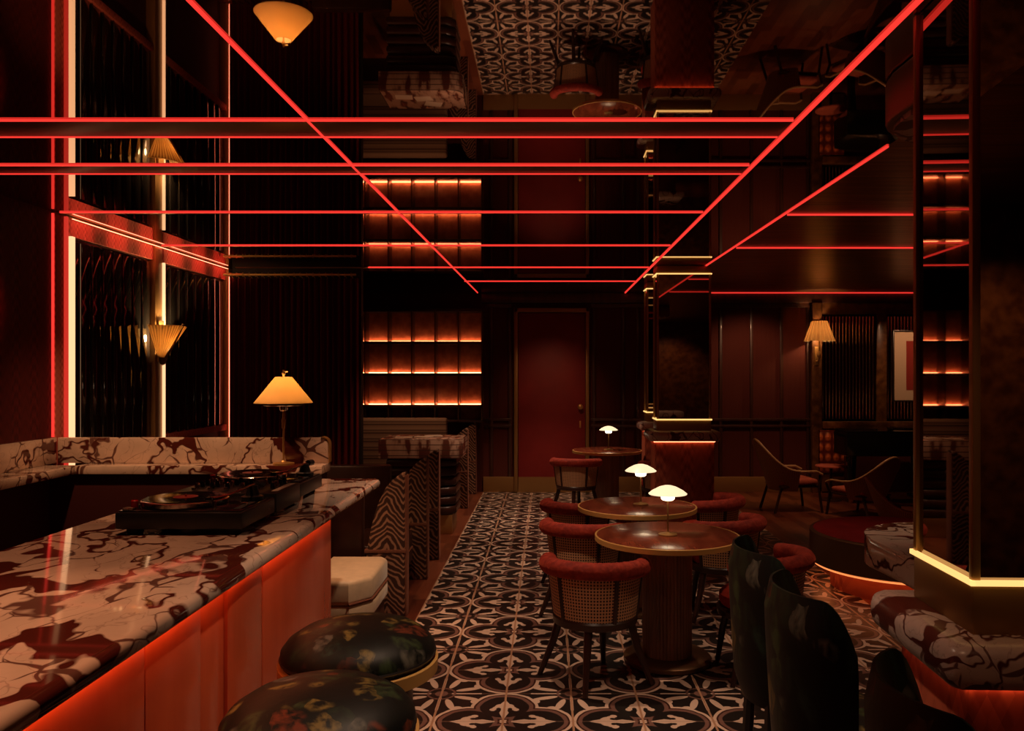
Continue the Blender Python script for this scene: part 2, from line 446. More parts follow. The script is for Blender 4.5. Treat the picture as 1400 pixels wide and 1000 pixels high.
# low wall behind the bar under the marble shelf, dark splash along the left wall
struct(B(XL, -1.52, 5.47, 5.63, 0, 1.012).build('wall_bar', 'burgundy', smooth=None))
struct(B(XL, XL + .06, .6, 5.47, 0, 1.012).build('wall_bar_side', 'burgundy', smooth=None))

# back wall panelling: posts, rails and plinth
mb = MB()
for px in (672, 697, 812, 852, 872, 985, 1027, 1068, 1104):
    x = PX(px, YB); mb.box(x - .022, x + .022, YB - .03, YB, .22, 2.62, .006)
for (a, b) in ((-.87, -.50), (.62, 3.72)):
    for z in (.93, 1.02): mb.box(a, b, YB - .04, YB, z - .018, z + .018, .006)
    mb.box(a, b, YB - .04, YB, 2.60, 2.66, .006)
struct(mb.build('trim_1', 'panel_wood'))
struct(B(-.9, 3.75, YB - .035, YB, 0, .215, .004).build('baseboard_back', 'old_brass'))
struct(B(-.92, XR, YB - .10, YB, 2.66, ZC, .01).build('trim_2', 'panel_wood'))

# door
dr = struct(B(-.405, .535, YB - .05, YB - .005, .0, 2.52, .004).build('door_1', 'red_lacquer'))
h = MB(); hx = PX(793, YB); hz = PZ(556, YB)
h.lathe([(.0, 0), (.03, 0), (.03, .01), (.012, .014), (.012, .05), (.035, .055), (.038, .075), (.02, .09), (0, .092)], seg=16)
h.build('door_knob', 'brass', dr, rot=Matrix.Translation((hx, YB - .05, hz)) @ Matrix.Rotation(PI / 2, 4, 'X'))
B(hx - .012, hx + .012, YB - .056, YB - .05, hz - .30, hz - .2, .002).build('lock_plate', 'brass', dr)
B(-.405, .535, YB - .055, YB - .05, .0, .215).build('kick_plate', 'old_brass', dr)
fr = MB().box(-.465, -.41, YB - .08, YB, 0, 2.59, .006).box(.54, .59, YB - .08, YB, 0, 2.59, .006).box(-.465, .59, YB - .08, YB, 2.53, 2.59, .006)
struct(fr.build('trim_3', 'old_brass'))

# left wall: two bays of black fluted glass between brass posts
def window(name, y0, y1):
    w = struct(B(XL - .06, XL - .03, y0, y1, 1.10, 2.66).build(name, 'black_gloss', smooth=None))
    n = 8; st = (y1 - y0 - .02) / n
    mb = MB()
    for i in range(n):
        yc = y0 + .01 + st * (i + .5)
        mb.box(XL - .03, XL - .012, yc - st / 2 + .012, yc + st / 2 - .012, 1.14, 2.64, .004)
        mb.lathe([(.007, 1.14), (.007, 2.64)], XL - .012, yc - st / 2, 0, 8)
    mb.build('fluted_pane', 'fluted_glass', w)
    MB().box(XL - .06, XL + .01, y0, y1, 1.08, 1.14, .004).build('window_sill', 'frieze', w)
    return w
window('window_1', 5.80, 7.02); window('window_2', 7.19, 8.62)
struct(MB().box(XL - .08, XL + .0, 5.60, 8.72, 2.665, ZC - .002).build('trim_4', 'frieze', smooth=None))
struct(MB().box(XL - .08, XL + .02, 5.60, 8.70, 2.786, 2.797).build('trim_5', 'old_brass'))
struct(MB().box(XL - .08, XL + .02, 7.03, 7.16, 0, ZC - .003, .006).build('trim_6', 'old_brass'))
struct(MB().box(XL - .08, XL + .03, 8.62, 8.72, 0, ZC - .003, .006).build('trim_7', 'old_brass'))
struct(MB().box(XL - .08, XL + .02, 5.60, 5.74, 0, ZC - .003, .006).build('trim_8', 'frieze'))
struct(B(XL - .08, XL - .06, 5.63, 8.72, 0, 1.09).build('wall_bay', 'burgundy', smooth=None))

# ================================================================== light strips on the ceiling
def strip(name, label, pts, w=.018, mat='red_led', cat='light strip', group=None, h=.012):
    """a light line: square tube through the points"""
    o = MB().tube(pts, w * .5, 4, sq=True).build(name, mat, smooth=None)
    return tag(o, label, cat, group)
zl = ZC - .003
G = 'red light lines on the mirrored ceiling'
strip('light_strip', 'long red light line running away along the left of the mirrored ceiling', [(-1.075, .6, zl), (-.97, YB - .12, zl)], .015, group=G)
strip('light_strip', 'long bright red light line running away along the right of the mirrored ceiling', [(1.1, .6, zl), (1.09, YB - .12, zl)], .020, group=G)
strip('light_strip', 'short red light line running away beside the brown ceiling on the right', [(XS, 3.97, zl), (XS - .01, 9.2, zl)], .015, group=G)
ords = ['nearest', 'second nearest', 'third', 'fourth', 'fifth', 'sixth', 'seventh']
cross = [(164.5, XL, 1.09), (187, XL, 1.09), (226, XL, 1.09), (237.5, XL, 1.09), (290.5, XL + .03, 1.09), (336, XL + .03, 1.09), (366, -1.9, 1.09), (385, -1.02, 1.09)]
nm = ['nearest of the red light lines crossing the mirrored ceiling', 'second red light line across the ceiling, on the far edge of the nearest dark band', 'third red light line across the ceiling, on the near edge of the second dark band', 'fourth red light line across the ceiling, on the far edge of the second dark band', 'red ceiling light line starting at the glowing red corner post', 'red ceiling light line starting at the brass post with the fan lamp', 'red ceiling light line just past the curtain top', 'farthest red light line across the mirrored ceiling, nearest the door']
for (py, x0, x1), l in zip(cross, nm):
    d = DC(py, zl); strip('light_strip', l, [(x0 + .01, d, zl), (x1 - .015, d, zl)], .014, group=G)
for py, l in ((293.5, 'nearer red light line across the brown ceiling right of the columns'), (339, 'second red light line across the brown ceiling right of the columns'), (401.5, 'farthest red light line across the brown ceiling, over the panelled wall')):
    d = min(DC(py, zl), YB - .13); strip('light_strip', l, [(XS + .02, d, zl), (5.2, d, zl)], .020, group=G)
# dark lacquer bands between the paired lines
i = 1
for (a, b) in ((164.5, 187), (226, 237.5)):
    i += 1; struct(B(XL, 1.08, DC(a, zl) + .008, DC(b, zl) - .008, ZC - .004, ZC - .0005, .001).build('trim_%d' % (i + 7), 'bronze'))
for k, py in enumerate((290.5, 336, 366)):
    d = DC(py, zl); struct(B((XL + .02, XL + .02, -3.3)[k], 1.08, d + .012, d + .05, ZC - .005, ZC - .0005, .001).build('trim_%d' % (11 + k), 'old_brass'))
strip('light_strip', 'glowing red upright strip at the near edge of the fluted wall bay', [(XL + .012, 5.585, 1.25), (XL + .012, 5.585, 2.785)], .018)
strip('light_strip', 'red upright strip on the corner post, touching the wide warm white light strip', [(XL + .03, 5.71, .02), (XL + .03, 5.71, 2.785)], .03, 'red_glow')
strip('light_strip', 'wide warm white upright light strip at the near end of the fluted wall', [(XL + .022, 5.775, .02), (XL + .022, 5.775, 2.655)], .06, 'warm_led')
strip('light_strip', 'thin warm white upright light strip on the brass post behind the fan lamp', [(XL + .022, 7.175, .02), (XL + .022, 7.175, 2.655)], .034, 'warm_led')
strip('light_strip', 'red light line lighting the patterned frieze over the fluted wall', [(XL + .032, 5.78, 2.782), (XL + .032, 8.6, 2.782)], .006, 'frieze_led')
strip('light_strip', 'red upright light strip at the left edge of the curtain', [(XL + .045, 8.60, .02), (XL + .045, 8.60, 2.7)], .006, 'frieze_led')

# rounded bulkhead under the brown ceiling
x0 = 1.27; pl = [(x0, 2.62), (x0, 3.0)] + [(x0 + .30 - .30 * math.cos(t), 3.0 + .30 * math.sin(t)) for t in [PI / 2 * k / 8 for k in range(1, 9)]] + [(2.05, 3.30), (2.05, 2.62)]
bh = thing('ceiling_bulkhead', 'rounded bronze bulkhead under the ceiling beside the big mirrored column', 'bulkhead', (0, 0, 0))
MB().prism(pl, 'z', 2.63, ZC - .004, .01).build('casing', 'bronze', bh)
MB().prism([(1.27 + (x - 1.27) * .94 + .02, y - .03) for x, y in pl], 'z', 2.61, 2.63).build('underside', 'marble_rail', bh)

# ================================================================== bar
tp = MB()
x0, x1, zt, zb = -1.915, -.98, 1.07, 1.015
rz_ = (zt - zb) / 2
prof = [(x0, zb), (x1 - rz_, zb)] + [(x1 - rz_ + rz_ * math.sin(t), zb + rz_ - rz_ * math.cos(t)) for t in [PI * k / 8 for k in range(1, 8)]] + [(x1 - rz_, zt), (x0, zt)]
tp.prism(prof, 'y', .7, 4.785, .004)
tag(tp.build('bar_worktop', 'marble_bar'), 'long veined marble bar top in the left foreground carrying the turntables', 'worktop')
bb = thing('bar_counter', 'red lacquered bar front under the long marble bar top', 'bar base', (-1.4, 2.4, 0))
def lb(x0, x1, y0, y1, z0, z1, bev=.004): return B(x0 + 1.4, x1 + 1.4, y0 - 2.4, y1 - 2.4, z0, z1, bev)
lb(-1.82, -1.08, .8, 3.93, 0, 1.014).build('carcass', 'burgundy', bb)
lb(-1.08, -1.045, .8, 2.117, .06, 1.01).build('front_panel', 'bar_red', bb)
lb(-1.08, -1.045, 2.122, 2.46, .06, 1.01).build('front_panel', 'bar_red', bb)
lb(-1.08, -1.062, 2.462, 2.678, .06, 1.01).build('recessed_panel', 'bar_red', bb)
pp = [(-1.08, 2.68)] + [(-1.052 + .018 * math.sin(PI * k / 10) , 2.84 - .158 * math.cos(PI * k / 10)) for k in range(11)] + [(-1.08, 3.0)]
MB().prism([(a + 1.4, b - 2.4) for a, b in pp], 'z', .06, 1.01).build('pilaster', 'bar_red', bb)
lb(-1.08, -1.047, 3.003, 3.95, .06, 1.01).build('front_panel', 'bar_red', bb)
lb(-1.82, -1.08, 3.93, 3.95, .0, 1.01).build('end_panel', 'bar_red', bb)
lb(-1.08, -1.06, .8, 3.93, 0, .06).build('kick_board', 'old_brass', bb)
lb(-1.034, -1.020, .8, 3.95, 1.005, 1.0145, 0).build('under_counter_light', 'red_cove_led', bb)

lg = MB()
lg.box(XL + .001, -3.15, .6, 5.47, 1.013, 1.07, .006)
tag(lg.build('marble_shelf', 'marble_ledge'), 'narrow marble shelf along the left wall behind the bar', 'shelf')
lr = thing('marble_shelf', 'veined marble shelf with upstand behind the bar, under the amber cone lamp', 'shelf', (-2.45, 5.55, 1.013))
def lq(x0, x1, y0, y1, z0, z1, b=.004): return B(x0 + 2.45, x1 + 2.45, y0 - 5.55, y1 - 5.55, z0 - 1.013, z1 - 1.013, b)
lq(-3.148, -1.50, 5.43, 5.64, 1.0135, 1.07).build('shelf_slab', 'marble_ledge', lr)
up = [(XL + .04, 1.07), (-1.5, 1.07), (-1.5, 1.20)] + [(-1.545 + .045 * math.cos(t), 1.20 + .045 * math.sin(t)) for t in [PI / 2 * k / 6 for k in range(1, 7)]] + [(XL + .04, 1.245)]
MB().prism([(a + 2.45, b - 1.013) for a, b in up], 'y', 5.595 - 5.55, 5.64 - 5.55, .003).build('upstand', 'marble_ledge', lr)
MB().prism([(a + 2.45, b - 1.013) for a, b in [(-1.4995, 1.075), (-1.4935, 1.075), (-1.4935, 1.20)] + [(-1.545 + .0515 * math.cos(t), 1.20 + .0515 * math.sin(t)) for t in [PI / 2 * k / 6 for k in range(1, 7)]] + [(-1.545 + .0455 * math.cos(t), 1.20 + .0455 * math.sin(t)) for t in [PI / 2 * k / 6 for k in range(6, 0, -1)]]], 'y', 5.59 - 5.55, 5.645 - 5.55).build('edge_trim', 'brass', lr)
tag(B(XL + .001, XL + .035, .6, 5.594, 1.071, 1.246, .003).build('marble_upstand', 'marble_ledge'), 'marble splashback strip along the dark red left wall', 'splashback')

# ------------------------------------------------------------------ turntables and mixer
def turntable(label, loc, flip=1):
    t = thing('turntable', label, 'turntable', loc, 0, 'turntables on the bar')
    B(-.245, .245, -.19, .19, .022, .088, .008).build('plinth', 'black_satin', t)
    B(-.235, .235, -.18, .18, .088, .093, .002).build('top_plate', 'black_gloss', t)
    for sx in (-1, 1):
        for sy in (-1, 1): MB().lathe([(.028, 0), (.030, .004), (.030, .018), (.024, .024)], sx * .19, sy * .14, 0, 16).build('foot', 'black_rubber', t)
    MB().lathe([(.162, .093), (.166, .097), (.166, .112), (.160, .116), (0, .116)], -.055, 0, 0, 48).build('platter', 'chrome', t)
    MB().lathe([(.152, .1165), (.152, .1195), (.055, .1200), (.05, .1195), (0, .1195)], -.055, 0, 0, 48).build('record', 'black_gloss', t)
    MB().lathe([(.048, .1198), (.048, .1206), (.004, .1206), (.004, .13), (0, .13)], -.055, 0, 0, 24).build('record_label', 'red_lacquer', t)
    ab = MB().lathe([(.045, .093), (.045, .105), (.03, .11), (.022, .14), (.022, .15), (0, .15)], .175, .115, 0, 20).build('tonearm_base', 'black_satin', t)
    MB().tube([(.19, .175, .150), (.175, .115, .152), (.168, 0, .146), (.15, -.09, .140), (.10, -.125, .132)], .0055, 8).build('tonearm', 'chrome', t)
    MB().tube([(.192, .185, .150), (.182, .145, .151)], .016, 12).build('counterweight', 'black_satin', t)
    B(.083, .108, -.139, -.113, .119, .137, .002).build('cartridge', 'black_gloss', t)
    sl = B(.195, .222, -.15, .02, .093, .096).build('pitch_slot', 'black_rubber', t); B(.197, .22, -.075, -.055, .096, .108, .002).build('pitch_slider', 'chrome', sl)
    B(-.225, -.185, -.172, -.138, .093, .101, .002).build('start_button', 'chrome', t)
    MB().lathe([(.014, .093), (.014, .118), (.010, .122), (0, .122)], -.215, -.095, 0, 12).build('strobe_light', 'red_glass', t)
    MB().lathe([(.008, .093), (.008, .125), (.004, .13), (0, .13)], .125, -.155, 0, 10).build('target_light', 'chrome', t)
    return t
turntable('nearer black turntable on the marble bar, at the left end of the DJ set', (-1.415, 3.315, 1.0702))
turntable('farther black turntable with raised tonearm, beside the marble upstand', (-1.43, 4.105, 1.0702))
mx = thing('dj_mixer', 'black DJ mixer covered with knobs between the two turntables', 'mixer', (-1.41, 3.71, 1.0702))
B(-.235, .235, -.17, .17, .014, .100, .006).build('case', 'black_satin', mx)
for sx in (-1, 1):
    for sy in (-1, 1): MB().lathe([(.015, 0), (.015, .016)], sx * .2, sy * .14, 0, 10).build('foot', 'black_rubber', mx)
for i in range(6):
    for j in range(4):
        MB().lathe([(.011, .1), (.010, .122), (.007, .128), (0, .128)], -.17 + i * .068, -.03 + j * .055, 0, 10).build('knob', 'chrome' if (i + j) % 3 == 0 else 'black_gloss', mx)
for i in range(5):
    f = B(-.153 + i * .068, -.147 + i * .068, -.15, -.07, .1, .1015).build('fader_slot', 'black_rubber', mx)
    B(-.159 + i * .068, -.141 + i * .068, -.12 + .01 * (i % 3), -.108 + .01 * (i % 3), .1015, .116, .002).build('fader_cap', 'chrome', f)
B(.195, .225, -.12, .12, .1, .104, .001).build('meter_panel', 'paper', mx)

# lamp on the shelf
lx = PX(389, 5.52)
lp = thing('table_lamp', 'tall brass lamp with amber paper cone shade on the marble shelf', 'lamp', (lx, 5.50, 1.0702))
MB().lathe([(.07, 0), (.07, .012), (.02, .02), (.012, .03)], seg=24).build('base', 'brass', lp)
MB().lathe([(.007, .02), (.007, .24), (.012, .25), (.014, .30), (.008, .32), (.007, .42)], seg=12).build('pole', 'brass', lp)
sh = MB(); sh.lathe([(.193, .417), (.055, .592), (.048, .592), (.186, .417)], seg=48); sh.build('lamp_shade', 'paper_shade', lp, 30)
MB().lathe([(.018, .36), (.028, .37), (.03, .40), (.02, .41)], seg=16).build('socket', 'chrome', lp)
MB().lathe([(.130, .398), (.134, .403), (.130, .408), (.122, .403), (.130, .398)], seg=40).tube([(-.126, 0, .403), (.126, 0, .403)], .004, 6).build('shade_ring', 'chrome', lp)
MB().lathe([(.006, .41), (.006, .60), (.012, .61), (.012, .62), (.006, .625), (.006, .64), (0, .64)], seg=10).tube([(0, 0, .628), (.03, 0, .628)], .005, 6).build('finial', 'brass', lp)
MB().lathe([(.0, .42), (.02, .43), (.026, .455), (.016, .48), (0, .485)], seg=16).build('bulb', 'opal_core', lp)

# fan sconce on the brass post
fs = thing('wall_sconce', 'fan-shaped fluted glass uplight on the brass post of the left wall', 'wall lamp', (XL + .02, 7.10, PZ(492, 7.1)))
MB().box(0, .02, -.05, .05, -.02, .34, .004).build('back_plate', 'old_brass', fs)
n = 26; rows = []
for (k, z) in ((0, .02), (1, .12), (2, .21), (3, .29)):
    rr = .03 + .215 * (z / .305); rows.append([(.012 + rr * .85 * math.sin(PI * i / n) * (1 + .03 * (i % 2)), -rr * math.cos(PI * i / n) * (1 + .03 * (i % 2)), z) for i in range(n + 1)])
inner = [[(max(.006, x - .01), y * .95, z + .004) for x, y, z in r_] for r_ in rows]
mb = MB(); mb.shell(rows, inner); mb.build('fluted_shade', 'fan_glass', fs, 20)
MB().tube([(.21, 0, .31), (.12, 0, .12), (.04, 0, .0), (.03, 0, -.03)], .012, 8).build('strap', 'bronze', fs)
MB().lathe([(0, -.05), (.02, -.04), (.03, -.01), (.045, .02)], .03, 0, 0, 14).build('finial', 'bronze', fs)
MB().lathe([(0, .08), (.018, .09), (.02, .13), (0, .15)], .07, 0, 0, 14).build('bulb', 'opal_core', fs)

# curtain and rod
cu = MB(); n = 150; x0, x1 = XL + .06, -1.985
top = []; 
def cx_(i): return x0 + (x1 - x0) * i / n
def cy_(i, z): return 8.575 + .045 * math.sin(i * .92 + .5 * math.sin(i * .21)) * (.75 + .25 * (2.7 - z) / 2.7) + .012 * math.sin(i * 2.3 + z)
rows = [[(cx_(i), cy_(i, z), z) for i in range(n + 1)] for z in (.02, .6, 1.3, 2.0, 2.64, 2.68)]
rin = [[(x, y + .008, z) for x, y, z in r_] for r_ in rows]
cu.shell(rows, rin)
cut = thing('curtain', 'full-height dark red curtain beside the fluted wall', 'curtain', (0, 0, 0))
cu.build('pleated_cloth', 'curtain', cut, 60)
rd = MB().tube([(x0 - .02, 8.46, 2.705), (x1, 8.46, 2.705)], .013, 10).build('curtain_rod', 'brass'); tag(rd, 'brass curtain rod along the top of the dark red curtain', 'curtain rod')
for k in range(20):
    xx = x0 + .05 + k * (x1 - x0 - .1) / 19
    MB().tube([(xx, 8.46 + .02 * math.cos(t), 2.703 + .02 * math.sin(t)) for t in [2 * PI * q / 10 for q in range(10)]], .004, 6, closed=True).tube([(xx, 8.48, 2.70), (xx, 8.54, 2.675)], .003, 5).build('curtain_ring', 'brass', cut)

# ================================================================== drum stools
def floral_stool(label, loc, rz):
    t = thing('drum_stool', label, 'stool', loc, rz, 'drum stools at the bar')
    MB().lathe([(.262, .665), (.272, .69), (.270, .715), (.248, .744), (.20, .774), (.10, .793), (0, .798)], seg=56).build('seat_cushion', 'floral_velvet', t)
    MB().tube([(.270 * math.cos(q), .270 * math.sin(q), .690) for q in [2 * PI * k / 56 for k in range(56)]], .006, 6, closed=True).build('piping', 'black_satin', t)
    MB().lathe([(.25, .618), (.280, .624), (.282, .668), (.262, .673)], seg=56).build('seat_band', 'bright_brass', t)
    MB().lathe([(.20, .05), (.195, .3), (.19, .60), (.20, .63)], seg=40).build('drum', 'dark_leather', t)
    MB().lathe([(.21, 0), (.215, .01), (.215, .05), (.2, .055)], seg=40).build('base_ring', 'old_brass', t)
    return t
floral_stool('nearest round floral stool with brass band, at the bottom edge beside the bar', (PX(437, 2.33), 2.33, 0), .4)
floral_stool('round floral stool with brass band just behind the nearest one', (PX(491, 2.93), 2.93, 0), 2.1)

# ================================================================== barrel chairs
def barrel_chair(label, loc, rz, group):
    t = thing('barrel_chair', label, 'chair', loc, rz, group)
    a0, a1 = R(172), R(368); n = 40
    A = [a0 + (a1 - a0) * i / n for i in range(n + 1)]
    def pt(a, r, z): return (r * math.cos(a), r * math.sin(a) * .98, z)
    # roll with gathers
    zs = lambda f: .655 - .02 * (1 - math.sin(PI * f))
    N = 90; pr = []
    for i in range(N + 1):
        f = i / N; a = a0 + (a1 - a0) * f; pr.append(pt(a, .263, zs(f)))
    def rf(f):
        e = min(f, 1 - f); k = math.sqrt(max(0.0, 1 - max(0, (1 - e / .025)) ** 2)) if e < .025 else 1
        return (.047 + .0022 * math.sin(f * 230)) * max(.12, k)
    MB().tube(pr, .047, 16, rfun=rf).build('padded_roll', 'red_roll', t, 60)
    # cane back in three bays
    def bay(b0, b1, nm='cane_panel'):
        out, inn = [], []
        for k in range(5):
            z = .375 + .245 * k / 4; r = .225 + .030 * k / 4
            out.append([pt(b0 + (b1 - b0) * i / 14, r + .006, z) for i in range(15)]); inn.append([pt(b0 + (b1 - b0) * i / 14, r - .006, z) for i in range(15)])
        mb = MB(); mb.shell(out, inn)
        ar = abs(b1 - b0) * .25
        for f in mb.bm.faces:
            for l in f.loops:
                p = l.vert.co; l[mb.uv].uv = (math.atan2(p.y, p.x) * .25, p.z)
        mb.build(nm, 'cane', t, 60)
    bay(R(186), R(230)); bay(R(236), R(304)); bay(R(310), R(354))
    for a in (R(183), R(233), R(307), R(357)):
        MB().tube([pt(a, .224, .365), pt(a, .240, .50), pt(a, .258, .63)], .016, 6).build('back_post', 'dark_wood_leg', t)
    MB().lathe([(.205, .325), (.232, .33), (.236, .365), (.225, .378), (.2, .378)], seg=40).build('seat_rail', 'dark_wood_leg', t)
    MB().lathe([(.20, .379), (.212, .40), (.212, .44), (.19, .462), (.1, .472), (0, .474)], 0, .01, 0, 36).build('seat_cushion', 'red_velvet', t)
    for a, ro in ((R(270), .285), (R(182), .315), (R(358), .315), (R(90), .27)):
        MB().tube([pt(a, .19, .36), pt(a, .235, .2), pt(a, ro, .0)], [.024, .021, .014], 8).build('leg', 'dark_wood_leg', t)
    return t
GC = 'red barrel chairs around the pedestal tables'
c1 = barrel_chair('red barrel chair with cane back, nearest on the left of the front table', (.265, 4.50, 0), R(-14), GC)
dup(c1, (.255, 5.57, 0), R(-18), 'second red barrel chair from the front on the left, by the middle table')
dup(c1, (.25, 6.42, 0), R(-25), 'third red barrel chair in the left row, behind the middle table')
dup(c1, (.34, 9.55, 0), R(-10), 'red barrel chair with cane back standing alone before the red door')
dup(c1, (1.20, 4.62, 0), R(48), 'red barrel chair right of the front table, half hidden by floral bar chairs')
dup(c1, (1.22, 5.70, 0), R(40), 'red barrel chair right of the middle table')
dup(c1, (1.30, 6.62, 0), R(60), 'farthest red barrel chair in the right row, behind the middle table')
dup(c1, (1.30, 9.38, 0), R(30), 'red barrel chair right of the farthest table, beside the column')

# tables
def pedestal_table(label, loc):
    t = thing('pedestal_table', label, 'table', loc, 0, 'round pedestal tables')
    MB().lathe([(.0, .712), (.40, .712), (.414, .716), (.414, .736), (.40, .742), (0, .742)], seg=64).build('table_top', 'table_wood', t)
    MB().lathe([(.414, .708), (.424, .710), (.424, .738), (.414, .740), (.414, .708)], seg=64).build('edge_band', 'bright_brass', t)
    n = 40; mb = MB(); pl = []
    for i in range(n * 4):
        a = 2 * PI * i / (n * 4); r = .138 + .007 * abs(math.sin(a * n / 2)); pl.append((r * math.cos(a), r * math.sin(a)))
    mb.prism(pl, 'z', .045, .708).build('fluted_pedestal', 'fluted_wood', t, 50)
    MB().lathe([(.245, 0), (.255, .008), (.255, .03), (.24, .042), (.15, .048), (0, .048)], seg=48).build('foot_plate', 'bronze', t)
    return t
t1 = pedestal_table('nearest round wooden table with fluted pedestal and glowing lamp', (PX(912, 4.79), 4.79, 0))
dup(t1, (PX(871, 5.83), 5.83, 0), 0, 'middle round table with lamp, partly behind the nearest table')
dup(t1, (PX(830, 9.95), 9.95, 0), 0, 'farthest round table with lamp, near the red door')
def mushroom_lamp(label, loc):
    t = thing('mushroom_lamp', label, 'lamp', loc, 0, 'mushroom lamps on the tables')
    MB().lathe([(.055, 0), (.055, .008), (.015, .014), (.007, .02)], seg=28).build('base', 'old_brass', t)
    MB().lathe([(.005, .012), (.005, .215)], seg=10).build('stem', 'old_brass', t)
    MB().lathe([(.030, .205), (.038, .212), (.042, .228), (.03, .232)], seg=24).build('diffuser', 'opal_core', t)
    MB().lathe([(.110, .240), (.1125, .244), (.090, .262), (.05, .283), (.022, .291), (0, .293)], seg=48).lathe([(.108, .241), (.06, .236), (0, .234)], seg=48).build('lamp_shade', 'opal_glass', t)
    return t
l1 = mushroom_lamp('glowing mushroom lamp on the nearest round table', (PX(913, 4.76), 4.76, .7422))
dup(l1, (PX(876, 5.85), 5.85, .7422), 0, 'glowing mushroom lamp on the middle round table')
dup(l1, (PX(832, 9.93), 9.93, .7422), 0, 'small glowing mushroom lamp on the farthest table, before the door')

# ================================================================== floral bar chairs
def bar_chair(label, loc, rz):
    t = thing('bar_chair', label, 'chair', loc, rz, 'floral bar chairs at the mirrored column')
    a0, a1 = R(192), R(348); n = 36; out, inn = [], []
    for k in range(8):
        f = k / 7
        ro, ri = [], []
        for i in range(n + 1):
            g = i / n; a = a0 + (a1 - a0) * g; s = math.sin(PI * g)
            eg = min(g, 1 - g); zt = 1.108 - .13 * max(0, 1 - eg / .17) ** 2.2; z = .60 + (zt - .60) * f
            fl = .02 * f
            th = .024 * math.sqrt(max(.02, 1 - (2 * abs(f - .5)) ** 6))
            rx, ry = .195 + fl, .165 + fl * 1.4
            ro.append(((rx + th) * math.cos(a), (ry + th) * math.sin(a), z)); ri.append(((rx - th) * math.cos(a), (ry - th) * math.sin(a), z))
        out.append(ro); inn.append(ri)
    mb = MB(); mb.shell(out, inn); mb.build('wrapped_back', 'floral_velvet', t, 60)
    MB().lathe([(.16, .655), (.172, .67), (.172, .735), (.15, .758), (.08, .768), (0, .77)], 0, .012, 0, 36, sy=.88).build('seat_cushion', 'floral_velvet', t)
    MB().lathe([(.14, .635), (.168, .64), (.168, .655), (.14, .66)], 0, .0, 0, 32, sy=.86).build('seat_frame', 'black_satin', t)
    for sx in (-1, 1):
        for sy in (-1, 1):
            MB().tube([(sx * .13, sy * .105, .64), (sx * .15, sy * .12, .3), (sx * .165, sy * .125, 0)], [.022, .019, .014], 8).build('leg', 'black_satin', t)
    MB().tube([(-.158, .123, .22), (.158, .123, .22)], .009, 8).build('foot_rail', 'old_brass', t)
    return t
f1 = bar_chair('black floral bar chair with wrapped back, farthest of the three by the column', (.835, 2.78, 0), R(-90))
dup(f1, (.825, 2.27, 0), R(-90), 'black floral bar chair with wrapped back, middle of the three by the column')
dup(f1, (.835, 1.56, 0), R(-96), 'black floral bar chair cut by the bottom edge, nearest of the three by the column')

# ================================================================== mirrored columns
def mirrored_column(label, loc, rz, w, dp, over=.095, group='mirrored columns', zl=1.2, rb=.975, rt=1.085, top=True):
    """front left corner at the origin; w along +x, dp along +y"""
    t = thing('mirrored_column', label, 'column', loc, rz, group)
    ztop = 2.715 if top else ZC - .004
    MB().box(.012, w - .012, .012, dp - .012, zl, ztop, 0).build('mirror_shaft', 'column_mirror', t, None)
    for (x, y) in ((0, 0), (w - .022, 0), (0, dp - .022), (w - .022, dp - .022)): B(x, x + .022, y, y + .022, zl, ztop, .003).build('corner_trim', 'old_brass', t)
    B(.002, w - .002, .002, dp - .002, rt - .025, zl - .005, .003).build('brass_collar', 'old_brass', t)
    def ring(z0, z1, e, mat, nm, th=.012):
        MB().box(-e, w + e, -e, -e + th, z0, z1).box(-e, w + e, dp + e - th, dp + e, z0, z1).box(-e, -e + th, -e, dp + e, z0, z1).box(w + e - th, w + e, -e, dp + e, z0, z1).build(nm, mat, t, None)
    ring(zl - .008, zl + .006, .007, 'amber_led', 'lower_light')
    if top:
        B(.002, w - .002, .002, dp - .002, 2.72, ZC - .004, .003).build('brass_head', 'old_brass', t)
        ring(2.708, 2.719, .007, 'amber_led', 'upper_light')
    B(-over, w + over, -over, dp + over, rb, rt, .046, 6).build('marble_rail', 'marble_rail', t)
    ring(rb - .0065, rb - .0005, .033, 'rail_led', 'rail_light', .006)
    B(-.025, w + .025, -.025, dp + .025, 0, rb - .001, .004).build('tiled_base', 'base_tiles', t)
    return t
mirrored_column('big mirrored column at the right edge with amber light line and marble rail', (1.121, 2.147, 0), R(-1.85), .70, .378, .105, zl=1.143, rb=.885, rt=1.005, top=False)
mirrored_column('nearer of the two far mirrored columns, behind the tables', (1.138, 8.45, 0), 0, .565, .30)
mirrored_column('farther mirrored column, mostly hidden behind the nearer far one', (1.22, 9.98, 0), 0, .54, .28)

# ================================================================== right side furniture
pl = [(1.27, 2.80), (1.27, 3.20)] + [(1.27 + .34 - .34 * math.cos(q), 3.20 + .34 * math.sin(q)) for q in [PI / 2 * k / 10 for k in range(1, 11)]] + [(2.25, 3.54), (2.25, 2.80)]
mc = thing('marble_counter', 'pale veined marble counter with rounded end, emerging behind the big column', 'counter', (1.75, 3.1, 0))
MB().prism([(a - 1.75, b - 3.1) for a, b in pl], 'z', .93, 1.045, .035, 4).build('counter_top', 'marble_ledge', mc)
B(-.05, .40, -.25, .20, 0, .93, .005).build('pedestal', 'old_brass', mc)

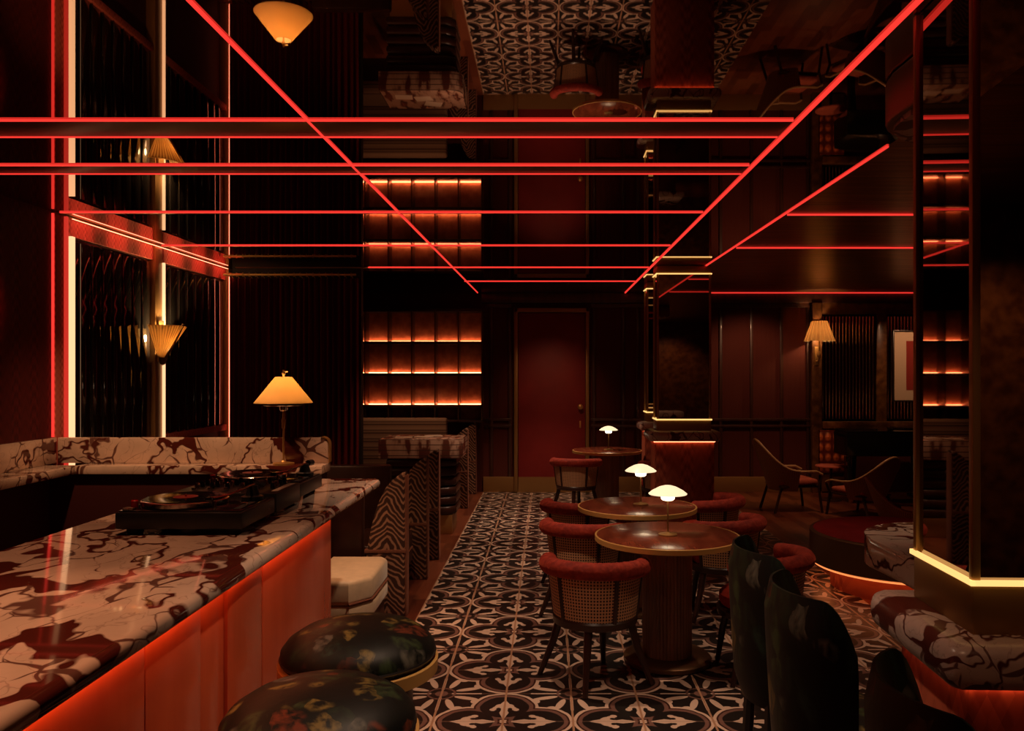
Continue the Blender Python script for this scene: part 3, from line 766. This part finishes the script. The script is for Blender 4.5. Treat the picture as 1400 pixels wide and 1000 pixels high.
ot = thing('round_ottoman', 'round platform seat with red top and bronze side, lit underneath', 'ottoman', (2.78, 6.42, 0))
MB().lathe([(.66, .19), (.68, .20), (.68, .43), (.665, .44), (.655, .44)], seg=72).build('bronze_side', 'bronze', ot)
MB().lathe([(.655, .42), (.65, .442), (.6, .45), (0, .452)], seg=64).build('seat_pad', 'red_carpet', ot)
MB().lathe([(.52, .0), (.52, .19), (.66, .19)], seg=64, capt=False).build('plinth', 'base_tiles', ot)
MB().lathe([(.64, .175), (.655, .175), (.655, .187), (.64, .187), (.64, .175)], seg=64).build('under_light', 'ottoman_led', ot)

def rattan_chair(label, loc, rz, hb=.82, sc=1.0):
    t = thing('rattan_chair', label, 'chair', loc, rz, 'rattan lounge chairs'); t.scale = (sc,) * 3
    a0, a1 = R(178), R(362); n = 28; out, inn = [], []
    for k in range(7):
        f = k / 6; ro, ri = [], []
        for i in range(n + 1):
            g = i / n; a = a0 + (a1 - a0) * g; s = math.sin(PI * g)
            zt = .50 + (hb - .50) * s ** 2.2; z = .26 + (zt - .26) * f
            rr = .23 + .07 * f; lean = -.13 * f * s
            ro.append(((rr + .012) * math.cos(a), (rr + .012) * math.sin(a) + lean, z)); ri.append(((rr - .010) * math.cos(a), (rr - .010) * math.sin(a) + lean, z))
        out.append(ro); inn.append(ri)
    mb = MB(); mb.shell(out, inn); mb.build('woven_shell', 'rattan', t, 60)
    MB().tube([((x + X) / 2, (y + Y) / 2, z + .008) for (x, y, z), (X, Y, Z) in zip(out[-1], inn[-1])], .016, 8).build('rim', 'rattan', t)
    B(-.24, .24, -.20, .28, .30, .325, .008).build('seat_frame', 'dark_wood_leg', t)
    B(-.225, .225, -.19, .28, .326, .40, .03, 4).build('seat_cushion', 'pink_seat', t)
    for s in (-1, 1):
        MB().tube([(s * .295, 0, .50), (s * .29, .22, .50), (s * .28, .30, .46)], .017, 8).build('armrest', 'rattan', t)
        MB().tube([(s * .28, .30, .46), (s * .25, .27, .30), (s * .26, .31, 0)], .016, 8).build('leg', 'dark_wood_leg', t)
        MB().tube([(s * .20, -.18, .30), (s * .22, -.27, 0)], .017, 8).build('leg', 'dark_wood_leg', t)
    return t
r1 = rattan_chair('rattan chair with tall slanted back facing right before the panelled wall', (PX(1078, 10.0), 10.0, 0), R(-82), .86)
dup(r1, (PX(1180, 9.55), 9.55, 0), R(28), 'rattan chair with rounded woven back beside the black piano')
[o for o in C.objects if o.name == 'rattan_chair.001'][0].scale = (1, 1, .84)
r3 = dup(r1, (3.42, 7.75, 0), R(-100), 'rattan chair of which only a back edge shows over the round red seat')
r3.scale = (.85, .85, .78)
st_ = thing('side_table', 'small low red side table between the rattan chairs', 'table', (PX(1136, 10.75), 10.75, 0))
MB().lathe([(0, .44), (.19, .44), (.2, .445), (.2, .458), (.19, .462), (0, .462)], seg=32).build('table_top', 'pink_seat', st_)
MB().lathe([(.14, 0), (.14, .012), (.02, .02), (.018, .44)], seg=20).build('pedestal', 'dark_wood_leg', st_)

# piano
pn = thing('grand_piano', 'black grand piano behind the rattan chairs', 'piano', (4.45, 10.55, 0))
out = [(-.72, -.42), (.75, -.42), (.75, .60), (.62, .66), (.45, .66), (.30, .55), (.10, .40), (-.15, .40), (-.45, .36), (-.66, .22), (-.72, .05)]
MB().prism(out, 'z', .64, .93, .012).build('case', 'black_gloss', pn)
MB().prism([(x * .99, y * .99) for x, y in out], 'z', .932, .955, .004).build('lid', 'black_gloss', pn)
kb = B(.75, .98, -.40, .58, .64, .74, .006).build('key_bed', 'black_gloss', pn)
for k in range(26): B(.80, .96, -.37 + k * .036, -.336 + k * .036, .74, .757, .002).build('white_key', 'ivory', kb)
MB().prism([(.55, .96), (.63, .96), (.72, 1.22), (.69, 1.22)], 'y', -.34, .5).build('music_desk', 'black_gloss', pn)
for (x, y) in ((-.52, -.02), (.55, -.32), (.55, .50)):
    lgp = MB().lathe([(.035, .06), (.045, .08), (.05, .3), (.065, .55), (.07, .64)], x, y, 0, 14).build('leg', 'black_gloss', pn)
    MB().lathe([(.03, 0), (.035, .02), (.03, .06)], x, y, 0, 12).build('caster', 'brass', lgp)
MB().tube([(.35, .05, .64), (.35, .05, .1)], .02, 8).box(.28, .42, -.08, .18, .06, .1, .006).build('pedal_lyre', 'black_gloss', pn)

# back right bays: wood frame, fluted panels, sill, sconce, quilted panel, picture
xa, xb = PX(1107, YB), PX(1120, YB)
struct(MB().box(xa, xb, YB - .12, YB, 0, 2.66, .006).box(xb, XR, YB - .09, YB, 2.50, 2.66, .006).box(PX(1195, YB), PX(1209, YB), YB - .09, YB, .95, 2.5, .006).box(xb, PX(1216, YB), YB - .16, YB, .90, 1.0, .012).box(PX(1216, YB), XR, YB - .08, YB, .90, 1.0, .01).build('trim_14', 'burl'))
def flutes(name, x0, x1):
    w = struct(B(x0, x1, YB - .05, YB, 1.0, 2.50).build(name, 'black_gloss', smooth=None))
    n = int((x1 - x0) / .045); mb = MB()
    for i in range(n): mb.lathe([(.020, 1.03), (.020, 2.47)], x0 + (i + .5) * (x1 - x0) / n, YB - .055, 0, 12)
    mb.build('fluted_pane', 'clear_flute', w)
flutes('window_3', xb + .01, PX(1195, YB) - .01); flutes('window_4', PX(1209, YB) + .01, XR - .05)
sc = thing('wall_sconce', 'pleated shade wall lamp on the wood post right of the panelled wall', 'wall lamp', (PX(1116, YB - .12), YB - .12, PZ(500, YB)))
MB().box(-.03, .03, -.02, 0, .0, .26, .006).build('back_plate', 'brass', sc)
MB().tube([(0, -.02, .06), (0, -.08, .05), (0, -.13, .10), (0, -.13, .33)], .012, 10).lathe([(.012, .1), (.03, .13), (.03, .15), (.014, .2)], 0, -.13, 0, 14).build('arm', 'brass', sc)
n = 40; rows = []
for z in (.335, .61):
    r_ = .205 - .10 * (z - .335) / .275; rows.append([(r_ * (1 + .025 * (i % 2)) * math.cos(2 * PI * i / n), -.13 + r_ * (1 + .025 * (i % 2)) * math.sin(2 * PI * i / n), z) for i in range(n + 1)])
mb = MB(); mb.shell(rows, [[(x * .97, -.13 + (y + .13) * .97, z) for x, y, z in q] for q in rows]); mb.build('pleated_shade', 'pleated_shade', sc, 20)
MB().lathe([(0, .36), (.02, .37), (.025, .41), (0, .43)], 0, -.13, 0, 12).build('bulb', 'opal_core', sc)
qp = thing('quilted_screen', 'red and orange quilted panel glowing beside the piano', 'panel', (PX(1136, YB - .1), YB - .12, 0))
B(-.17, .17, -.03, .0, .28, .88, .012).build('padding', 'quilted_panel', qp); B(-.18, .18, .0, .02, .02, .89, .004).build('backing', 'burl', qp)
pc = thing('framed_picture', 'framed picture with cream mat and deep red centre above the piano', 'picture', (5.25, YB - .19, PZ(500, 11.3)))
MB().box(-.46, .46, 0, .03, -.50, .49, .004).build('backing', 'dark_frame', pc)
MB().box(-.44, .44, -.012, 0, -.48, .47).build('mat', 'cream_mat', pc, None)
MB().box(-.27, .27, -.016, -.012, -.34, .34).build('print', 'art_red', pc, None)
MB().box(-.46, -.44, -.03, 0, -.50, .49, .003).box(.44, .46, -.03, 0, -.50, .49, .003).box(-.46, .46, -.03, 0, .47, .49, .003).box(-.46, .46, -.03, 0, -.50, -.48, .003).build('frame', 'dark_frame', pc)
B(-.3, .3, .03, .09, .3, .36).build('hanging_batten', 'dark_frame', pc)

# ================================================================== left booths
def booth(label, y, group, seat=None, seatmat='dark_leather', wing_only=False, xr=-.98, s=1.0):
    t = thing('booth_bench', label, 'bench', (xr, y, 0), 0, group)
    pr = [(0, .0), (0, .985), (-.004, .998), (-.016, 1.0), (-.04, .99), (-.085, .955), (-.137, .90), (-.18, .815), (-.213, .725), (-.243, .61), (-.264, .497), (-.285, .34), (-.298, .17), (-.304, 0)]
    nb = 6; T = .12
    mb = MB()
    # bulging front face, flat back
    mb.prism([(x * .97 - .004, z * .995) for x, z in pr], 'y', .0, T, .015, 2)
    mb.build('zebra_wing', 'zebra_fabric', t)
    B(-.006, .004, .006, T - .006, .0, .975, .002).build('edge_strip', 'wing_edge', t)
    MB().box(-.285, .003, -.004, T * .5, .44, .465, .003).build('belt', 'wing_edge', t)
    if not wing_only:
        B(-.95, -.305, .025, T, .0, .93, .02).build('backrest', 'dark_leather', t)
        sb = B(-.47, -.12, -.74, -.12, .0, .20, .02).build('seat_base', 'dark_leather', t)
    if seat: 
        pl = [(-.48, -.80), (-.20, -.80), (-.09, -.66), (-.09, -.18), (-.13, -.12), (-.48, -.12)]
        MB().prism(pl, 'z', .30, .45, .03, 4).build('seat_cushion', seatmat, t); MB().prism([(x * .99, y * .99) for x, y in pl], 'z', .201, .299, .012, 2).build('seat_border', seatmat, t)
        MB().tube([(x, y_, .31) for x, y_ in pl[1:5]], .008, 6).build('piping', 'wing_edge', t)
    return t
GB = 'zebra ended booth benches along the aisle'
booth('nearest zebra-ended booth bench with a cream seat, by the bar', 5.64, GB, True, 'cream_leather')
booth('second zebra-ended booth bench from the bar', 6.64, GB, True)
booth('third zebra-ended booth bench, before the layered service counter', 7.34, GB, wing_only=True)
booth('fourth zebra-ended booth bench, just past the layered service counter', 10.08, GB, wing_only=True, xr=-.985)
booth('farthest zebra-ended booth bench, against the back wall', 11.26, GB, wing_only=True, xr=-.985)
sv = thing('service_counter', 'service counter with thick layered rounded top and dark padded front', 'counter', (-1.31, 8.70, 0))
pl = [(-.43, -.30), (.32, -.30)] + [(.32 + .11 * math.sin(q), -.19 - .11 * math.cos(q)) for q in [PI / 2 * k / 6 for k in range(1, 7)]] + [(.43, .30), (-.43, .30)]
MB().prism(pl, 'z', .80, 1.0, .012, 2).build('layered_top', 'layered_slab', sv)
mb = MB()
for k in range(6):
    z = .20 + k * .10
    prk = [(-.36, -.24), (.27, -.24), (.36, -.17), (.36, .25), (-.36, .25)]
    mb.prism(prk, 'z', z + .002, z + .098, .035, 3)
mb.build('padded_front', 'dark_leather', sv)
B(-.33, .32, -.21, .23, 0, .202, .004).build('plinth', 'old_brass', sv)
for k, (dx, dy, rr) in enumerate(((-.20, -.1, .1), (.0, -.05, -.15), (.08, .12, .3))):
    o = B(-.09, .09, -.065, .065, 0, .008, .001).build('menu_card', 'paper'); o.location = (-1.31 + dx, 8.70 + dy, 1.0005); o.rotation_euler = (0, 0, rr)
    tag(o, ('pale menu lying left on the layered service counter', 'pale menu lying nearest the middle of the layered service counter', 'pale menu lying at the back right of the layered service counter')[k], 'menu', 'menus on the service counter')
sb = thing('striped_banquette', 'horizontally striped banquette under the glowing shelves', 'bench', (-2.05, 10.6, 0))
B(-1.0, .74, 0, .16, .30, 1.09, .03, 3).build('backrest', 'striped_cloth', sb); B(-1.0, .60, -.5, 0, .28, .46, .04, 3).build('seat', 'striped_cloth', sb); B(-.98, .58, -.46, .14, 0, .28).build('base', 'dark_wood_leg', sb)

# glowing shelves
sx0, sx1 = -3.16, PX(660, 11.3)
un = thing('shelf_unit', 'open wall shelves with glowing red-orange light, left of the door', 'shelves', (sx1, 11.5, 1.0))
W_ = sx1 - sx0
B(-W_, 0, -.04, -.001, .0, 1.56).build('back_panel', 'shelf_back', un, None)
zz = [.235, .675, 1.115]
for z in zz:
    s_ = B(-W_, 0, -.30, -.04, z - .035, z, .003).build('shelf', 'dark_wood_leg', un)
    B(-W_ + .01, -.01, -.075, -.06, z, z + .012).build('shelf_light', 'shelf_led', s_, None)
B(-W_, 0, -.30, -.04, 1.52, 1.56, .003).build('top_board', 'dark_wood_leg', un); B(-W_, 0, -.28, -.04, .0, .03, .003).build('bottom_board', 'dark_wood_leg', un)
for k in range(8):
    x = -.004 - k * .3215
    B(x - .012, x + .004, -.30, -.045, .03, 1.52, .002).build('divider', 'bronze', un)

# ================================================================== lights (lamps, and added fill spots)
KL = 4.4
def spot(name, loc, to, energy, ang=70, blend=.7, col=(1, .51, .27), r=.04):
    l = bpy.data.lights.new(name, 'SPOT'); l.energy = energy * KL; l.spot_size = R(ang); l.spot_blend = blend; l.color = col; l.shadow_soft_size = r
    o = bpy.data.objects.new(name, l); C.objects.link(o); o.location = loc
    o.rotation_euler = (Vector(to) - Vector(loc)).to_track_quat('-Z', 'Y').to_euler(); return o
def point(name, loc, energy, col=(1, .6, .3), r=.03):
    l = bpy.data.lights.new(name, 'POINT'); l.energy = energy; l.color = col; l.shadow_soft_size = r
    o = bpy.data.objects.new(name, l); C.objects.link(o); o.location = loc; return o
for k, (x, y, e) in enumerate(((.0, 2.6, 26), (-.25, 4.4, 26), (.3, 6.2, 16), (-.2, 8.0, 30), (.0, 10.0, 34), (1.5, 4.0, 10), (1.9, 5.6, 9))):
    spot('fill_spot', (x, y, 2.74), (x, y + .15, 0), e * .9, 78, .7, (1, .64, .42))  # added general fill over aisle and tables, no fitting modelled
for k, (x, y, e) in enumerate(((-1.5, 1.6, 20), (-1.6, 2.9, 9), (-1.7, 4.6, 14))):
    spot('bar_fill_spot', (x, y, 2.74), (x + .05, y + .1, 1.0), e, 62, .7, (1, .44, .22))  # added fill to brighten the marble bar top
spot('shelf_fill_spot', (-2.7, 4.6, 2.74), (-2.6, 5.6, 1.1), 22, 75, .7, (1, .50, .24))  # added fill for the marble shelf and upstand
spot('booth_fill_spot', (-1.0, 5.0, 2.74), (-1.1, 5.6, .3), 14, 50)  # this and the next two: added fill over the booths
spot('booth_fill_spot', (-1.4, 7.9, 2.74), (-1.4, 8.7, .9), 10, 55)
spot('booth_fill_spot', (-1.5, 9.7, 2.74), (-1.7, 10.6, .9), 10, 60)
spot('red_wall_spot', (-2.85, 5.0, 2.74), (-3.4, 4.93, 2.12), 4.5, 30, 1.0, (1, .06, .04))
point('sconce_bulb', (PX(1116, YB - .12), YB - .25, PZ(500, YB) + .47), 11, (1, .58, .27))
point('fan_bulb', (XL + .10, 7.10, PZ(492, 7.1) + .19), 50, (1, .66, .30))
point('lamp_bulb', (lx, 5.50, 1.0702 + .52), 6.0, (1, .60, .28))
spot('picture_fill_spot', (4.9, 10.2, 2.74), (5.1, 11.3, 1.8), 9, 60)  # added fill so the picture is not dark, no picture lamp there
spot('rear_fill_spot', (2.6, -.3, 2.74), (2.8, -1.2, 1.2), 10, 90)  # added behind the camera to light the wall mirrored in the column
spot('quilted_panel_fill', (PX(1136, YB) - .05, YB - .8, 1.6), (PX(1136, YB - .1), YB - .15, .6), 1.2, 36, .8, (1, .35, .10))  # unseen spot in mid-air, added to light the quilted panel
for k in range(6):
    y = 5.95 + k * .5; spot('frieze_fill_spot', (XL + .30, y, 2.785), (XL, y, 2.71), .8, 70, .8, (1, .12, .075), .01)  # added row of unseen spots, boosts the red light on the frieze
spot('door_fill_spot', (.05, 9.6, 2.74), (.05, 11.5, 1.1), 8, 50, 1.0)  # added fill to brighten the door
spot('panel_fill_spot', (2.8, 10.3, 2.74), (2.8, 11.5, 1.1), 8, 90)  # added wash for the panelled back wall
spot('piano_fill_spot', (3.2, 9.0, 2.74), (3.2, 9.9, 0), 14, 75)  # added fill over rattan chairs and piano
spot('column_fill_spot', (1.0, 1.2, 2.74), (1.15, 1.85, 1.0), 3, 60)  # added weak fill in front of the big column

w = bpy.data.worlds.new('world'); S.world = w; w.use_nodes = True
w.node_tree.nodes['Background'].inputs[0].default_value = (.02, .006, .004, 1); w.node_tree.nodes['Background'].inputs[1].default_value = .3
S.view_settings.view_transform = 'Standard'; S.view_settings.look = 'None'; S.view_settings.gamma = 1; S.view_settings.exposure = 0.0
S.view_settings.use_curve_mapping = False
S.cycles.max_bounces = 8; S.cycles.glossy_bounces = 5; S.cycles.diffuse_bounces = 4
S.cycles.caustics_reflective = False; S.cycles.caustics_refractive = False
S.cycles.sample_clamp_indirect = 4.0
